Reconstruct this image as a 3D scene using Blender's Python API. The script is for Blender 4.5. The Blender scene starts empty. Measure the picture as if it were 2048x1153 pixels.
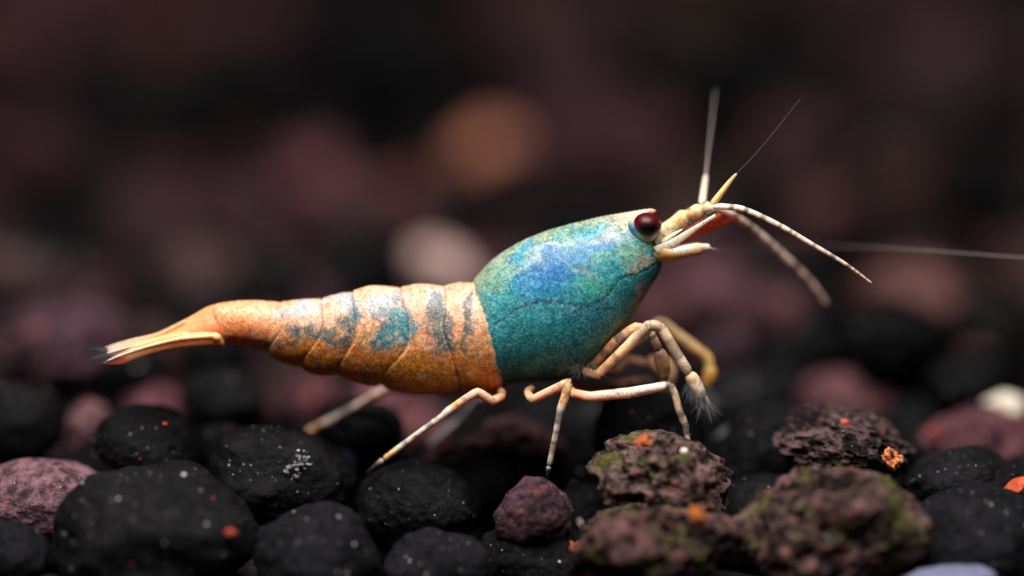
import bpy, bmesh, math, random
import numpy as np
from mathutils import Vector

random.seed(11)
rng = np.random.default_rng(11)
MM = 0.001                                   # everything below is laid out in millimetres
scene = bpy.context.scene
col = scene.collection

# ------------------------------------------------------------------ camera
PITCH, DIST, PPM, ZC = math.radians(12.0), 150.0, 50.0, 7.2   # focus plane 150 mm away, 50 photo pixels per mm there
CT, ST = math.cos(PITCH), math.sin(PITCH)
CAMY, CAMZ = -DIST * CT, ZC + DIST * ST
cam_data = bpy.data.cameras.new('camera')
cam = bpy.data.objects.new('camera', cam_data)
col.objects.link(cam)
cam.location = (0, CAMY * MM, CAMZ * MM)
cam.rotation_euler = (math.radians(90) - PITCH, 0, 0)
cam_data.sensor_width = 36.0
cam_data.lens = 36.0 * DIST / (2048 / PPM)
cam_data.clip_start, cam_data.clip_end = 0.005, 5.0
cam_data.dof.use_dof = True
cam_data.dof.focus_distance = (DIST - 1.5) * MM
cam_data.dof.aperture_fstop = 11.5
scene.camera = cam

# ------------------------------------------------------------------ light: the tank's lamp bar overhead, dim water around
world = bpy.data.worlds.new('World')
scene.world = world
world.use_nodes = True
bgn = world.node_tree.nodes['Background']
bgn.inputs['Color'].default_value = (0.55, 0.55, 0.7, 1)
bgn.inputs['Strength'].default_value = 0.016
lamp_data = bpy.data.lights.new('tank_lamp', 'AREA')
lamp_data.shape = 'RECTANGLE'
lamp_data.size, lamp_data.size_y = 0.11, 0.09
lamp_data.energy = 0.43
lamp_data.color = (1.0, 0.965, 0.93)
lamp = bpy.data.objects.new('tank_lamp', lamp_data)
col.objects.link(lamp)
lamp.location = (-0.012, -0.040, 0.112)
lamp.rotation_euler = (Vector((0, 0.0, 0.006)) - Vector(lamp.location)).to_track_quat('-Z', 'Y').to_euler()

scene.view_settings.view_transform = 'Standard'
scene.view_settings.look = 'None'
scene.view_settings.exposure = 0.0
scene.view_settings.gamma = 1.0
scene.render.engine = 'CYCLES'
scene.cycles.use_denoising = True
scene.cycles.max_bounces = 6
scene.unit_settings.length_unit = 'MILLIMETERS'

# ------------------------------------------------------------------ helpers: pixels, noise, meshes
def at(px, py, y=0.0):
    """Point (mm) on the upright plane at depth y seen at that photo pixel."""
    dx, dy = (np.asarray(px, float) - 1024) / PPM, (576.5 - np.asarray(py, float)) / PPM
    vy, vz = DIST * CT + dy * ST, -DIST * ST + dy * CT
    t = (np.asarray(y, float) - CAMY) / vy
    return np.stack(np.broadcast_arrays(t * dx, np.asarray(y, float) + 0 * t, CAMZ + t * vz), -1)

def ground_level(y):
    return 0.0 if y < 55 else 0.16 * (y - 55)

def at_ground(px, py, lift=0.0):
    for k in range(0, 2000):
        y = -12 + k * 0.1
        p = at(px, py, y)
        if p[2] <= ground_level(y) + lift:
            return p
    return at(px, py, 150)

def depth_scale(y, z=0):
    return (DIST + y * CT) / DIST

def lin(r, g, b):
    f = lambda c: (c / 255 / 12.92) if c / 255 <= 0.04045 else ((c / 255 + 0.055) / 1.055) ** 2.4
    return np.array([f(r), f(g), f(b)])

def _hash(ix, iy, iz, s):
    h = (ix.astype(np.uint32) * np.uint32(374761393) + iy.astype(np.uint32) * np.uint32(668265263)
         + iz.astype(np.uint32) * np.uint32(2147483647) + np.uint32((s * 1442695041) & 0xffffffff))
    h = (h ^ (h >> np.uint32(13))) * np.uint32(1274126177)
    h = (h ^ (h >> np.uint32(16))) * np.uint32(2246822519)
    h ^= h >> np.uint32(15)
    return h.astype(np.float64) / 4294967295.0

def vnoise(p, s=0):
    i = np.floor(p).astype(np.int64); f = p - i
    f = f * f * f * (f * (f * 6 - 15) + 10)
    out = 0
    for a in (0, 1):
        for b in (0, 1):
            for c in (0, 1):
                w = (f[..., 0] if a else 1 - f[..., 0]) * (f[..., 1] if b else 1 - f[..., 1]) * (f[..., 2] if c else 1 - f[..., 2])
                out = out + w * _hash(i[..., 0] + a, i[..., 1] + b, i[..., 2] + c, s)
    return out * 2 - 1

def fbm(p, octaves=3, s=0, gain=0.5):
    out, amp = 0, 1.0
    for k in range(octaves):
        out = out + amp * vnoise(p * 2.03 ** k + 7.3 * k, s + k); amp *= gain
    return out

def worley(p, s=0):
    i = np.floor(p).astype(np.int64); best = np.full(p.shape[:-1], 9.0)
    ident = np.zeros(p.shape[:-1])
    for a in (-1, 0, 1):
        for b in (-1, 0, 1):
            for c in (-1, 0, 1):
                x, y, z = i[..., 0] + a, i[..., 1] + b, i[..., 2] + c
                q = np.stack([x + _hash(x, y, z, s), y + _hash(x, y, z, s + 1), z + _hash(x, y, z, s + 2)], -1)
                d = np.sqrt(((p - q) ** 2).sum(-1)); m = d < best
                best = np.where(m, d, best); ident = np.where(m, _hash(x, y, z, s + 3), ident)
    return best, ident

def sstep(a, b, x):
    t = np.clip((x - a) / (b - a), 0, 1)
    return t * t * (3 - 2 * t)

ORIGIN = {}
def link_mesh(name, verts, faces, mat, parent=None, origin=None, colors=None, pit=None, smooth=True):
    verts = np.asarray(verts, float)
    if origin is None:
        origin = verts.mean(0)
    origin = np.asarray(origin, float)
    me = bpy.data.meshes.new(name)
    me.from_pydata(((verts - origin) * MM).tolist(), [], faces)
    if smooth:
        me.polygons.foreach_set('use_smooth', np.ones(len(me.polygons), bool))
    if colors is not None:
        a = me.color_attributes.new('pigment', 'FLOAT_COLOR', 'POINT')
        c = np.ones((len(verts), 4), np.float32); c[:, :3] = colors
        a.data.foreach_set('color', c.ravel())
    if pit is not None:
        a = me.attributes.new('pit', 'FLOAT', 'POINT')
        a.data.foreach_set('value', np.asarray(pit, np.float32))
    me.materials.append(mat)
    me.update()
    o = bpy.data.objects.new(name, me)
    return place(o, parent, origin)

def place(o, parent, origin):
    col.objects.link(o)
    base = ORIGIN[parent.name] if parent else np.zeros(3)
    o.parent = parent
    o.location = ((np.asarray(origin) - base) * MM).tolist()
    ORIGIN[o.name] = np.asarray(origin, float)
    return o

def tag(o, label, cat, group=None, kind=None):
    if label: o['label'] = label
    if cat: o['category'] = cat
    if group: o['group'] = group
    if kind: o['kind'] = kind
    return o

# ------------------------------------------------------------------ materials
class Nodes:
    def __init__(self, name):
        self.m = bpy.data.materials.new(name); self.m.use_nodes = True
        self.t = self.m.node_tree; self.b = self.t.nodes['Principled BSDF']
        self.out = self.t.nodes['Material Output']
    def n(self, kind, **kw):
        x = self.t.nodes.new(kind)
        for k, v in kw.items():
            if k in ('operation', 'blend_type', 'data_type', 'feature', 'attribute_name', 'interpolation_type', 'noise_dimensions'):
                setattr(x, k, v)
        return x
    def link(self, a, b): self.t.links.new(a, b)
    def put(self, sock, v):
        if isinstance(v, bpy.types.NodeSocket): self.link(v, sock)
        elif v is not None: sock.default_value = v
    def math(self, op, a, b=None, c=None):
        x = self.n('ShaderNodeMath', operation=op)
        for k, v in enumerate((a, b, c)): self.put(x.inputs[k], v)
        return x.outputs[0]
    def vmath(self, op, a, b):
        x = self.n('ShaderNodeVectorMath', operation=op)
        self.put(x.inputs[0], a); self.put(x.inputs[1], b)
        return x.outputs[0]
    def mix(self, f, a, b, blend='MIX'):
        x = self.n('ShaderNodeMix', data_type='RGBA', blend_type=blend)
        self.put(x.inputs[0], f)
        for s, v in ((x.inputs[6], a), (x.inputs[7], b)):
            self.put(s, v if isinstance(v, bpy.types.NodeSocket) else (*v[:3], 1))
        return x.outputs[2]
    def ramp(self, v, lo, hi, a=0.0, b=1.0):
        x = self.n('ShaderNodeMapRange', interpolation_type='SMOOTHSTEP')
        self.put(x.inputs[0], v)
        for k, q in enumerate((lo, hi, a, b)): x.inputs[k + 1].default_value = q
        return x.outputs[0]
    def coords(self, vary=True):
        tc = self.n('ShaderNodeTexCoord')
        v = self.vmath('MULTIPLY', tc.outputs['Object'], (1000, 1000, 1000))
        if vary:
            oi = self.n('ShaderNodeObjectInfo')
            r = self.math('MULTIPLY', oi.outputs['Random'], 91.0)
            cx = self.n('ShaderNodeCombineXYZ')
            for k in range(3): self.link(r, cx.inputs[k])
            v = self.vmath('ADD', v, cx.outputs[0])
        return v
    def noise(self, vec, scale, detail=3, rough=0.55):
        x = self.n('ShaderNodeTexNoise')
        self.link(vec, x.inputs['Vector'])
        x.inputs['Scale'].default_value = scale; x.inputs['Detail'].default_value = detail; x.inputs['Roughness'].default_value = rough
        return x
    def voro(self, vec, scale, feature='F1'):
        x = self.n('ShaderNodeTexVoronoi', feature=feature)
        self.link(vec, x.inputs['Vector']); x.inputs['Scale'].default_value = scale
        return x
    def attr(self, name):
        return self.n('ShaderNodeAttribute', attribute_name=name)
    def bump(self, h, strength, dist_mm, prev=None):
        x = self.n('ShaderNodeBump')
        x.inputs['Strength'].default_value = strength; x.inputs['Distance'].default_value = dist_mm * MM
        self.link(h, x.inputs['Height'])
        if prev: self.link(prev, x.inputs['Normal'])
        return x.outputs[0]
    def set(self, **kw):
        for k, v in kw.items():
            self.put(self.b.inputs[k.replace('_', ' ')], v)
        return self.m

def shell_material(name, speck=0.75, dots=0.6, rough=0.46, sss=0.2, grain=12.0, bump=0.45, sss_mm=0.4):
    n = Nodes(name)
    v = n.coords(False)
    base = n.attr('pigment').outputs['Color']
    g1 = n.noise(v, grain, 2, 0.6).outputs['Fac']
    g2 = n.noise(v, grain * 0.38, 3, 0.6).outputs['Fac']
    k1 = n.ramp(g1, 0.38, 0.66)
    light = n.mix(0.26, base, (0.62, 0.66, 0.60))
    dark = n.mix(1.0, base, (0.44, 0.46, 0.46), 'MULTIPLY')
    c = n.mix(n.math('MULTIPLY', n.ramp(g1, 0.52, 0.64), speck), base, light)
    c = n.mix(n.math('MULTIPLY', n.ramp(g1, 0.48, 0.38), speck), c, dark)
    c = n.mix(n.math('MULTIPLY', n.ramp(g2, 0.50, 0.38), speck * 0.7), c, dark)
    vo = n.voro(v, 8.0)
    sep = n.n('ShaderNodeSeparateColor'); n.link(vo.outputs['Color'], sep.inputs[0])
    d = n.math('MULTIPLY', n.ramp(vo.outputs['Distance'], 0.30, 0.14), n.ramp(sep.outputs[0], 0.50, 0.55))
    c = n.mix(n.math('MULTIPLY', d, dots), c, (0.02, 0.03, 0.035))
    bm = n.bump(g1, bump, 0.04)
    n.set(Base_Color=c, Roughness=n.ramp(g2, 0.2, 0.8, rough - 0.08, rough + 0.14), Normal=bm, Subsurface_Weight=sss,
          Subsurface_Scale=sss_mm * MM, Coat_Weight=0.16, Coat_Roughness=0.28, Specular_IOR_Level=0.22)
    n.b.inputs['Subsurface Radius'].default_value = (1.0, 0.42, 0.18)
    return n.m

MAT_BODY = shell_material('shrimp_shell')
MAT_TAIL = shell_material('shrimp_tail', speck=0.35, dots=0.5, rough=0.45, sss=0.7, sss_mm=0.8)
MAT_LEG = shell_material('shrimp_limb', speck=0.35, dots=0.75, sss_mm=0.6, rough=0.3, sss=0.6, grain=9.0, bump=0.1)

def eye_material():
    n = Nodes('eye_cornea')
    c = n.attr('pigment').outputs['Color']
    vo = n.voro(n.coords(False), 26.0)
    n.set(Base_Color=n.mix(n.ramp(vo.outputs['Distance'], 0.2, 0.6, 0, 0.25), c, (0.005, 0.002, 0.003)), Roughness=0.42, Specular_IOR_Level=0.2, Coat_Weight=0.12, Coat_Roughness=0.05)
    return n.m
MAT_EYE = eye_material()

def hair_material(name, c, alpha=0.75):
    n = Nodes(name)
    n.set(Base_Color=(*c, 1), Roughness=0.5, Alpha=alpha)
    return n.m
MAT_BRISTLE = hair_material('pale_bristle', (0.17, 0.18, 0.17), 0.6)
MAT_DARKHAIR = hair_material('dark_bristle', (0.03, 0.025, 0.035), 0.8)
MAT_WHIP = hair_material('antenna_whip', (0.5, 0.45, 0.45), 0.32)
MAT_THREAD = hair_material('antenna_thread', (0.42, 0.33, 0.32), 0.38)

def stone_material(name, dark, light, speck=1.0, rust=0.0, moss=0.0, rough=0.7, bump=0.5, contrast=(0.38, 0.62), grain=1.0):
    n = Nodes(name)
    v = n.coords()
    oi = n.n('ShaderNodeObjectInfo')
    big = n.noise(v, 0.55, 4, 0.6).outputs['Fac']
    mid = n.noise(v, 2.6 * grain, 4, 0.65).outputs['Fac']
    fine = n.noise(v, 9.0 * grain, 3, 0.7).outputs['Fac']
    f = n.math('ADD', n.math('MULTIPLY', big, 0.45), n.math('MULTIPLY', mid, 0.55))
    c = n.mix(n.ramp(f, *contrast), dark, light)
    c = n.mix(n.ramp(fine, 0.45, 0.3, 0, 0.75), c, n.mix(1.0, c, (0.25, 0.25, 0.27), 'MULTIPLY'))
    c = n.mix(1.0, c, oi.outputs['Color'], 'MULTIPLY')
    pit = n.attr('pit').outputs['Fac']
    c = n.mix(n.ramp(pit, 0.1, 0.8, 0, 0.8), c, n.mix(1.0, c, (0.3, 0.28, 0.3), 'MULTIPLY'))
    if rust:
        r = n.noise(v, 1.3, 3, 0.6).outputs['Fac']
        c = n.mix(n.ramp(r, 0.60, 0.70, 0, rust), c, (0.24, 0.06, 0.035))
    if moss:
        mo = n.noise(v, 0.75, 3, 0.6).outputs['Fac']
        geo = n.n('ShaderNodeNewGeometry'); sp = n.n('ShaderNodeSeparateXYZ'); n.link(geo.outputs['True Normal'], sp.inputs[0])
        tone = n.mix(mid, (0.035, 0.045, 0.010), (0.13, 0.13, 0.03))
        c = n.mix(n.math('MULTIPLY', n.ramp(mo, 0.52, 0.64), moss), c, tone)
    # mineral grains: small pale crystals, a few larger, a few red ones
    lim = []
    for sc, size, keep, colr, amount in ((3.2, 0.20, 0.80, (0.50, 0.48, 0.46), 1.0), (7.0, 0.26, 0.86, (0.33, 0.32, 0.33), 0.9),
                                         (1.5, 0.13, 0.88, (0.55, 0.55, 0.58), 1.0), (2.0, 0.13, 0.94, (0.55, 0.07, 0.035), 1.0)):
        vo = n.voro(v, sc); sep = n.n('ShaderNodeSeparateColor'); n.link(vo.outputs['Color'], sep.inputs[0])
        rel = n.math('DIVIDE', vo.outputs['Distance'], n.math('MULTIPLY_ADD', n.math('POWER', sep.outputs[1], 2.0), 1.0, 0.25))
        m = n.math('MULTIPLY', n.ramp(rel, size, size * 0.5), n.ramp(sep.outputs[0], keep, keep + 0.03))
        c = n.mix(n.math('MULTIPLY', m, amount * speck), c, colr)
        lim.append(m)
    b1 = n.bump(mid, bump, 0.13)
    b2 = n.bump(fine, bump * 1.4, 0.09, b1)
    n.set(Base_Color=c, Roughness=n.ramp(fine, 0.3, 0.7, rough - 0.2, rough + 0.15), Normal=b2, Specular_IOR_Level=0.09)
    return n.m

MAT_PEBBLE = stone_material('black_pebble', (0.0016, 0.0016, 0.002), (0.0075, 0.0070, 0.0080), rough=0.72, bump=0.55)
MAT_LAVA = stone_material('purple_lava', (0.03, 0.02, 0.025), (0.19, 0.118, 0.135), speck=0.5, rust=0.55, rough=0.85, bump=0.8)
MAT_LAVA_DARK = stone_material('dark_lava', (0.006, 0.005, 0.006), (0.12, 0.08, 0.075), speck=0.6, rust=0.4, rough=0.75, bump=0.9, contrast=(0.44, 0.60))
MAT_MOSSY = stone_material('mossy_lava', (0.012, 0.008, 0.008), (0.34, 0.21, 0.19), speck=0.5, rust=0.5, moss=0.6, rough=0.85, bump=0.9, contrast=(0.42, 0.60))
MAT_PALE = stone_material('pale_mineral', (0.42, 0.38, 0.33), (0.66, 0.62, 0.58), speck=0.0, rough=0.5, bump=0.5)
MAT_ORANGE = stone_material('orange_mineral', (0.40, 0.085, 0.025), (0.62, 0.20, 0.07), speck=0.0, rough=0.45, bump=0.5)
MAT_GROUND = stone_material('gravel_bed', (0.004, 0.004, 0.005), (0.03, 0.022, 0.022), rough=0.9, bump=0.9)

# ------------------------------------------------------------------ ground
def make_ground():
    xs = np.linspace(-150, 150, 101); ys = np.linspace(-60, 260, 107)
    X, Y = np.meshgrid(xs, ys)
    Z = np.array([[ground_level(y) for x in xs] for y in ys]) - 4.2 + 0.8 * vnoise(np.stack([X, Y, 0 * X], -1) * 0.21, 3)
    vs = np.stack([X, Y, Z], -1).reshape(-1, 3); nx = len(xs)
    fs = [(j * nx + i, j * nx + i + 1, (j + 1) * nx + i + 1, (j + 1) * nx + i) for j in range(len(ys) - 1) for i in range(nx - 1)]
    o = link_mesh('ground', vs, fs, MAT_GROUND, origin=(0, 0, 0))
    tag(o, 'dark bed of gravel under the stones', None, kind='structure')
make_ground()

# ------------------------------------------------------------------ stones
def icosphere(n):
    bm = bmesh.new(); bmesh.ops.create_icosphere(bm, subdivisions=n, radius=1.0)
    v = np.array([x.co[:] for x in bm.verts]); f = [tuple(q.index for q in p.verts) for p in bm.faces]
    bm.free(); return v / np.linalg.norm(v, axis=1, keepdims=True), f
ICO = {k: icosphere(k) for k in (3, 4, 5, 6, 7)}

def stone_shape(kind, level, seed, size):
    """Unit-ish stone: (verts, pit depth). size in mm sets how fine the relief is."""
    n, f = ICO[level]
    off = np.array([seed * 3.17, seed * 1.91, seed * 2.63])
    r = np.ones(len(n)); pit = np.zeros(len(n))
    g = np.random.default_rng(seed)
    if kind == 'pebble':
        r += 0.13 * fbm(n * 1.1 + off, 2, seed)
        r += 0.022 * fbm(n * 3.0 + off, 3, seed + 5)
        q = n * size
        r += (0.05 * fbm(q * 2.2 + off, 2, seed + 9) + 0.030 * vnoise(q * 7 + off, seed + 2)) / size
        d, i = worley(q * 1.1 + off, seed)
        p = np.where(i > 0.72, sstep(0.38, 0.12, d), 0); r -= 0.07 * p / size; pit = 0.4 * p
    else:
        for _ in range(9 if kind != 'soft' else 5):
            p = g.normal(size=3); p /= np.linalg.norm(p); cut = g.uniform(0.72, 0.95)
            d = n @ p; lim = np.where(d > 0.05, cut / np.maximum(d, 0.05), 9)
            r = -np.log(np.exp(-9 * r) + np.exp(-9 * lim)) / 9 + 0.02
        r += 0.14 * fbm(n * 1.4 + off, 2, seed)
        q = n * size
        r += 0.05 * fbm(n * 3.6 + off, 3, seed + 3)
        for sc, dep, keep in (((0.75, 0.55, 0.55), (1.7, 0.24, 0.45), (3.6, 0.10, 0.4)) if kind != 'rough' else ((0.5, 0.8, 0.5), (1.2, 0.3, 0.45))):
            d, i = worley(q * sc + off, seed + int(sc * 10))
            p = np.where(i > keep, sstep(0.46, 0.16, d), 0)
            r -= dep * p / size; pit = np.maximum(pit, p)
        r += (0.10 * fbm(q * 2.4 + off, 3, seed + 9, 0.6) + 0.05 * vnoise(q * 8 + off, seed + 4)) / size
    return n * r[:, None], pit

def stone(name, px, py, y, rx, ry, kind, mat, label, cat='stone', depth=None, level=6, seed=None, tint=(1, 1, 1), roll=0.0, group=None):
    """A stone whose outline, seen from the camera, is rx by ry photo pixels round (px, py) at depth y."""
    seed = seed if seed is not None else int(px * 7 + py) % 9973
    c = at(px, py, y); s = depth_scale(y) / PPM
    a, b = rx * s, ry * s
    dp = (depth if depth is not None else 0.5 * (rx + ry)) * s
    v, pit = stone_shape(kind, level, seed, (a + b) / 2)
    v = v * np.array([a, dp, b])
    if roll:
        cr, sr = math.cos(math.radians(roll)), math.sin(math.radians(roll))
        v = np.stack([v[:, 0] * cr - v[:, 2] * sr, v[:, 1], v[:, 0] * sr + v[:, 2] * cr], -1)
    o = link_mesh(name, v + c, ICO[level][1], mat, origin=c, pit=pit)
    o.color = (*tint, 1)
    TAKEN.append((c[0], c[1], c[2], max(a, dp) * 0.9))
    return tag(o, label, cat, group)
TAKEN = []

P, L, D_, M_ = MAT_PEBBLE, MAT_LAVA, MAT_LAVA_DARK, MAT_MOSSY
# name, px, py, depth y, rx, ry, kind, material, label, tint, roll
NEAR = [
 ('lava_stone', 95, 1002, -1.2, 146, 80, 'pebble', L, 'purple-brown oval lava stone beside the widest black pebble', (1.15, .95, .98), 3),
 ('pebble', 296, 893, 1.0, 114, 82, 'pebble', P, 'round black pebble with sparse white grains below the shrimp tail', (1, 1, 1), -10),
 ('pebble', 560, 955, 0.0, 150, 96, 'pebble', P, 'black pebble carrying a white mineral crust', (.9, .9, .9), -8),
 ('pebble', 318, 1075, -5.0, 212, 134, 'pebble', P, 'widest soft-focus black pebble with one red grain', (1.0, 1.0, 1.02), -3),
 ('pebble', 640, 1120, -6.0, 128, 108, 'pebble', P, 'domed charcoal pebble between the widest pebble and a flat grey one', (1.15, 1.15, 1.25), -12),
 ('pebble', 830, 1018, -0.8, 124, 94, 'pebble', P, 'black pebble touched by the tip of the shrimp rear leg', (.9, .9, .95), -12),
 ('pebble', 890, 1140, -5.5, 112, 82, 'pebble', P, 'flat charcoal pebble below the one the rear leg touches', (1.15, 1.15, 1.25), -4),
 ('lava_stone', 1068, 1030, -3.6, 80, 70, 'pebble', L, 'small domed purple-brown stone under the middle leg tip', (.42, .34, .37), 0),
 ('pebble', 1165, 1025, 0.2, 55, 60, 'pebble', P, 'small black pebble squeezed between purple dome and mossy stone', (1, 1, 1), 0),
 ('pebble', 1070, 1120, -3.0, 120, 90, 'pebble', P, 'black pebble buried below the purple-brown dome', (.7, .7, .7), 0),
 ('mossy_stone', 1335, 965, -3.8, 142, 86, 'rough', M_, 'mossy brown lava stone on which the front leg stands', (.50, .47, .46), -12),
 ('mossy_stone', 1320, 1100, -6.6, 152, 96, 'rough', M_, 'brown pitted lava stone with an orange grain below the mossy one', (.40, .33, .34), 3),
 ('mossy_stone', 1670, 1064, -6.0, 180, 128, 'rough', M_, 'large domed mossy lava stone supporting the cracked black lava rock', (.40, .35, .36), 10),
 ('lava_stone', 1692, 885, 0.4, 136, 66, 'lava', D_, 'cracked black lava rock with crumbly brown hollow on the large mossy stone', (1, .9, .9), -10),
 ('pebble', 1300, 868, 2.2, 112, 98, 'pebble', P, 'tall black pebble behind the front leg', (.8, .8, .8), 0),
 ('pebble', 1545, 900, 3.0, 105, 92, 'pebble', P, 'black pebble between the mossy front stone and the cracked lava rock', (1.2, 1.2, 1.2), 8),
 ('pebble', 1925, 965, -0.6, 112, 72, 'pebble', P, 'black pebble below the dull red lava stone', (1.3, 1.3, 1.35), 0),
 ('pebble', 1955, 1090, -5.0, 150, 112, 'pebble', P, 'broad soft-focus charcoal pebble beside the large mossy stone', (1.1, 1.1, 1.2), 6),
 ('lava_stone', 1985, 885, 8.0, 125, 66, 'soft', L, 'dull red lava stone carrying the white pebble', (.9, .55, .58), -8),
 ('pebble', 20, 1105, -6.0, 84, 66, 'pebble', P, 'small charcoal pebble under the purple-brown oval stone', (1.15, 1.15, 1.25), -10),
 ('pebble', 45, 850, 6.0, 95, 82, 'pebble', P, 'jet-black pebble behind the purple-brown oval stone', (.6, .6, .6), 0),
 ('lava_stone', 172, 860, 7.0, 48, 58, 'soft', L, 'small out-of-focus purple stone with a yellow stain', (.85, .65, .62), 0),
 ('lava_stone', 322, 825, 10.0, 76, 50, 'soft', L, 'blurred dusky pink stone behind the round black pebble', (.8, .45, .5), -8),
 ('pebble', 722, 868, 4.0, 82, 74, 'pebble', P, 'black pebble between the two rear legs', (.8, .8, .8), 0),
 ('lava_stone', 795, 835, 12.0, 100, 66, 'soft', L, 'blurred dusky pink stone under the shrimp belly', (1.0, .62, .66), -18),
 ('lava_stone', 640, 800, 14.0, 52, 40, 'soft', L, 'small blurred pink stone under the abdomen', (.9, .5, .55), 0),
 ('lava_stone', 882, 905, 4.5, 38, 30, 'soft', L, 'tiny mauve stone at the blurred hind foot', (.7, .45, .5), 0),
 ('lava_stone', 1028, 895, 4.0, 104, 48, 'lava', L, 'reddish-brown crumbly stone behind the middle leg', (.62, .46, .44), 4),
 ('lava_stone', 1680, 795, 16.0, 92, 50, 'soft', L, 'blurred pinkish-brown stone behind the cracked lava rock', (1.1, .75, .72), 0),
 ('pebble', 1490, 800, 14.0, 90, 60, 'pebble', P, 'dim charcoal pebble beyond the raised claws', (1.5, 1.5, 1.5), 0),
 ('pebble', 450, 800, 9.0, 90, 62, 'pebble', P, 'dim black pebble behind the tail end of the gravel', (.9, .9, .9), 0),
 ('pebble', 1180, 860, 9.0, 80, 60, 'pebble', P, 'dim black pebble below the shrimp head', (.8, .8, .8), 0),
 ('pebble', 1800, 1000, 3.0, 90, 60, 'pebble', P, 'jet-black pebble wedged behind the large mossy stone', (.7, .7, .7), 0),
 ('pebble', 965, 960, 2.5, 70, 60, 'pebble', P, 'jet-black pebble behind the purple-brown dome', (.6, .6, .6), 0),
 ('pebble', 440, 900, 4.5, 60, 55, 'pebble', P, 'jet-black pebble in the gap behind round and crusted pebbles', (.6, .6, .6), 0),
]
for nm, px, py, y, rx, ry, kd, mt, lb, tint, roll in NEAR:
    lv = 7 if nm == 'lava_stone' and px == 1692 else 6 if y < 3.5 else 5
    stone(nm, px, py, y, rx, ry, kd, mt, lb, cat='pebble' if nm == 'pebble' else 'stone', tint=tint, roll=roll, level=lv)

# small grains and chips lying on the stones
def chip(name, px, py, y, rx, ry, mat, label, kind='lava', tint=(1, 1, 1), roll=0, cat='grain', group=None, level=4):
    o = stone(name, px, py, y, rx, ry, kind, mat, label, cat=cat, tint=tint, roll=roll, level=level, group=group)
    TAKEN.pop(); return o
chip('orange_grain', 1286, 886, -4.6, 16, 14, MAT_ORANGE, 'orange grain on top of the mossy front stone', 'lava', (.9, .85, .9), 20)
chip('orange_grain', 1394, 1036, -8.2, 21, 13, MAT_ORANGE, 'orange flake on the pitted brown stone', 'lava', (.75, .75, .5), -40)
chip('orange_grain', 1783, 916, -2.2, 22, 27, MAT_ORANGE, 'peach-orange grain beside the cracked lava rock', 'lava', (1.05, 1.1, 1.3), 15, level=5)
chip('orange_grain', 1691, 845, -0.8, 9, 6, MAT_ORANGE, 'tiny red grain in the crumbly hollow of the black lava rock', 'pebble', (1, .7, 1.2))
chip('red_chip', 2038, 973, -2.2, 34, 15, MAT_ORANGE, 'elongated red chip against the charcoal pebble', 'pebble', (.95, .6, .8), 28)
chip('red_chip', 1866, 866, 6.4, 15, 14, MAT_ORANGE, 'small blurred red chip at the end of the dull red stone', 'pebble', (.5, .35, .6))
chip('red_grain', 462, 1066, -8.0, 13, 8, MAT_ORANGE, 'red grain stuck to the widest pebble', 'pebble', (.6, .3, .6))
chip('red_grain', 329, 850, -0.9, 6, 5, MAT_ORANGE, 'tiny red grain on the round black pebble under the tail', 'pebble', (.6, .3, .6))
chip('red_chip', 1158, 1112, -4.6, 16, 34, MAT_ORANGE, 'rusty sliver between the buried pebble and the pitted brown stone', 'lava', (.5, .35, .5), 22)
chip('white_pebble', 2010, 818, 9.0, 46, 34, MAT_PALE, 'small white pebble resting on the dull red lava stone', 'pebble', (1.05, 1.0, .88), -8, cat='pebble', level=5)
chip('pale_chip', 1155, 1048, -0.9, 15, 18, MAT_PALE, 'pale grey angular chip on the small squeezed black pebble', 'lava', (.5, .45, .48), 0, level=5)
chip('pale_chip', 1369, 903, -5.0, 8, 8, MAT_PALE, 'white bead of grit at the front leg tip', 'pebble', (1.2, 1.2, 1.2))
chip('pale_chip', 1087, 1022, -3.9, 9, 20, MAT_PALE, 'white streak of grit on the purple-brown dome', 'pebble', (.8, .85, .85), 18)
chip('bluish_pebble', 1895, 1158, -8.0, 92, 24, MAT_PALE, 'pale bluish pebble at the foot of the broad charcoal pebble', 'pebble', (.26, .29, .5), 3, cat='pebble', level=5)
chip('bluish_pebble', 700, 925, 3.0, 26, 34, MAT_PEBBLE, 'small dark blue blurred pebble behind the crusted pebble', 'pebble', (2.2, 3.6, 7.0), 0, cat='pebble')
chip('pale_crescent', 1462, 862, 4.5, 36, 8, MAT_PALE, 'thin pale crescent shape below the raised claws', 'pebble', (.22, .23, .32), 22)  # thin pale tilted shape, much wider than tall
crust = tag(place(bpy.data.objects.new('mineral_crust', None), None, at(596, 935, -2.0)), 'cluster of white mineral crumbs crusted on the black pebble', 'crust')
for k in range(60):
    a, rr = random.uniform(0, 6.28), random.random() ** 0.6
    px, py = 596 + 20 * rr * math.cos(a) - 8 * math.sin(a) - 6 * math.sin(a * 3), 930 + 30 * rr * math.sin(a)
    s = random.uniform(1.2, 4.6) * random.choice((.6, 1, 1))
    c = at(px, py, -1.9 - 0.004 * (py - 900) + random.uniform(-.06, .06))
    v, pit = stone_shape('lava', 3, 300 + k, 0.3)
    o = link_mesh('crumb', v * np.array([s, s, s * .8]) / PPM + c, ICO[3][1], MAT_PALE, crust, c, pit=pit)
    o.color = (.34, .38, .42, 1) if k % 3 else (.6, .62, .6, 1)

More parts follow.
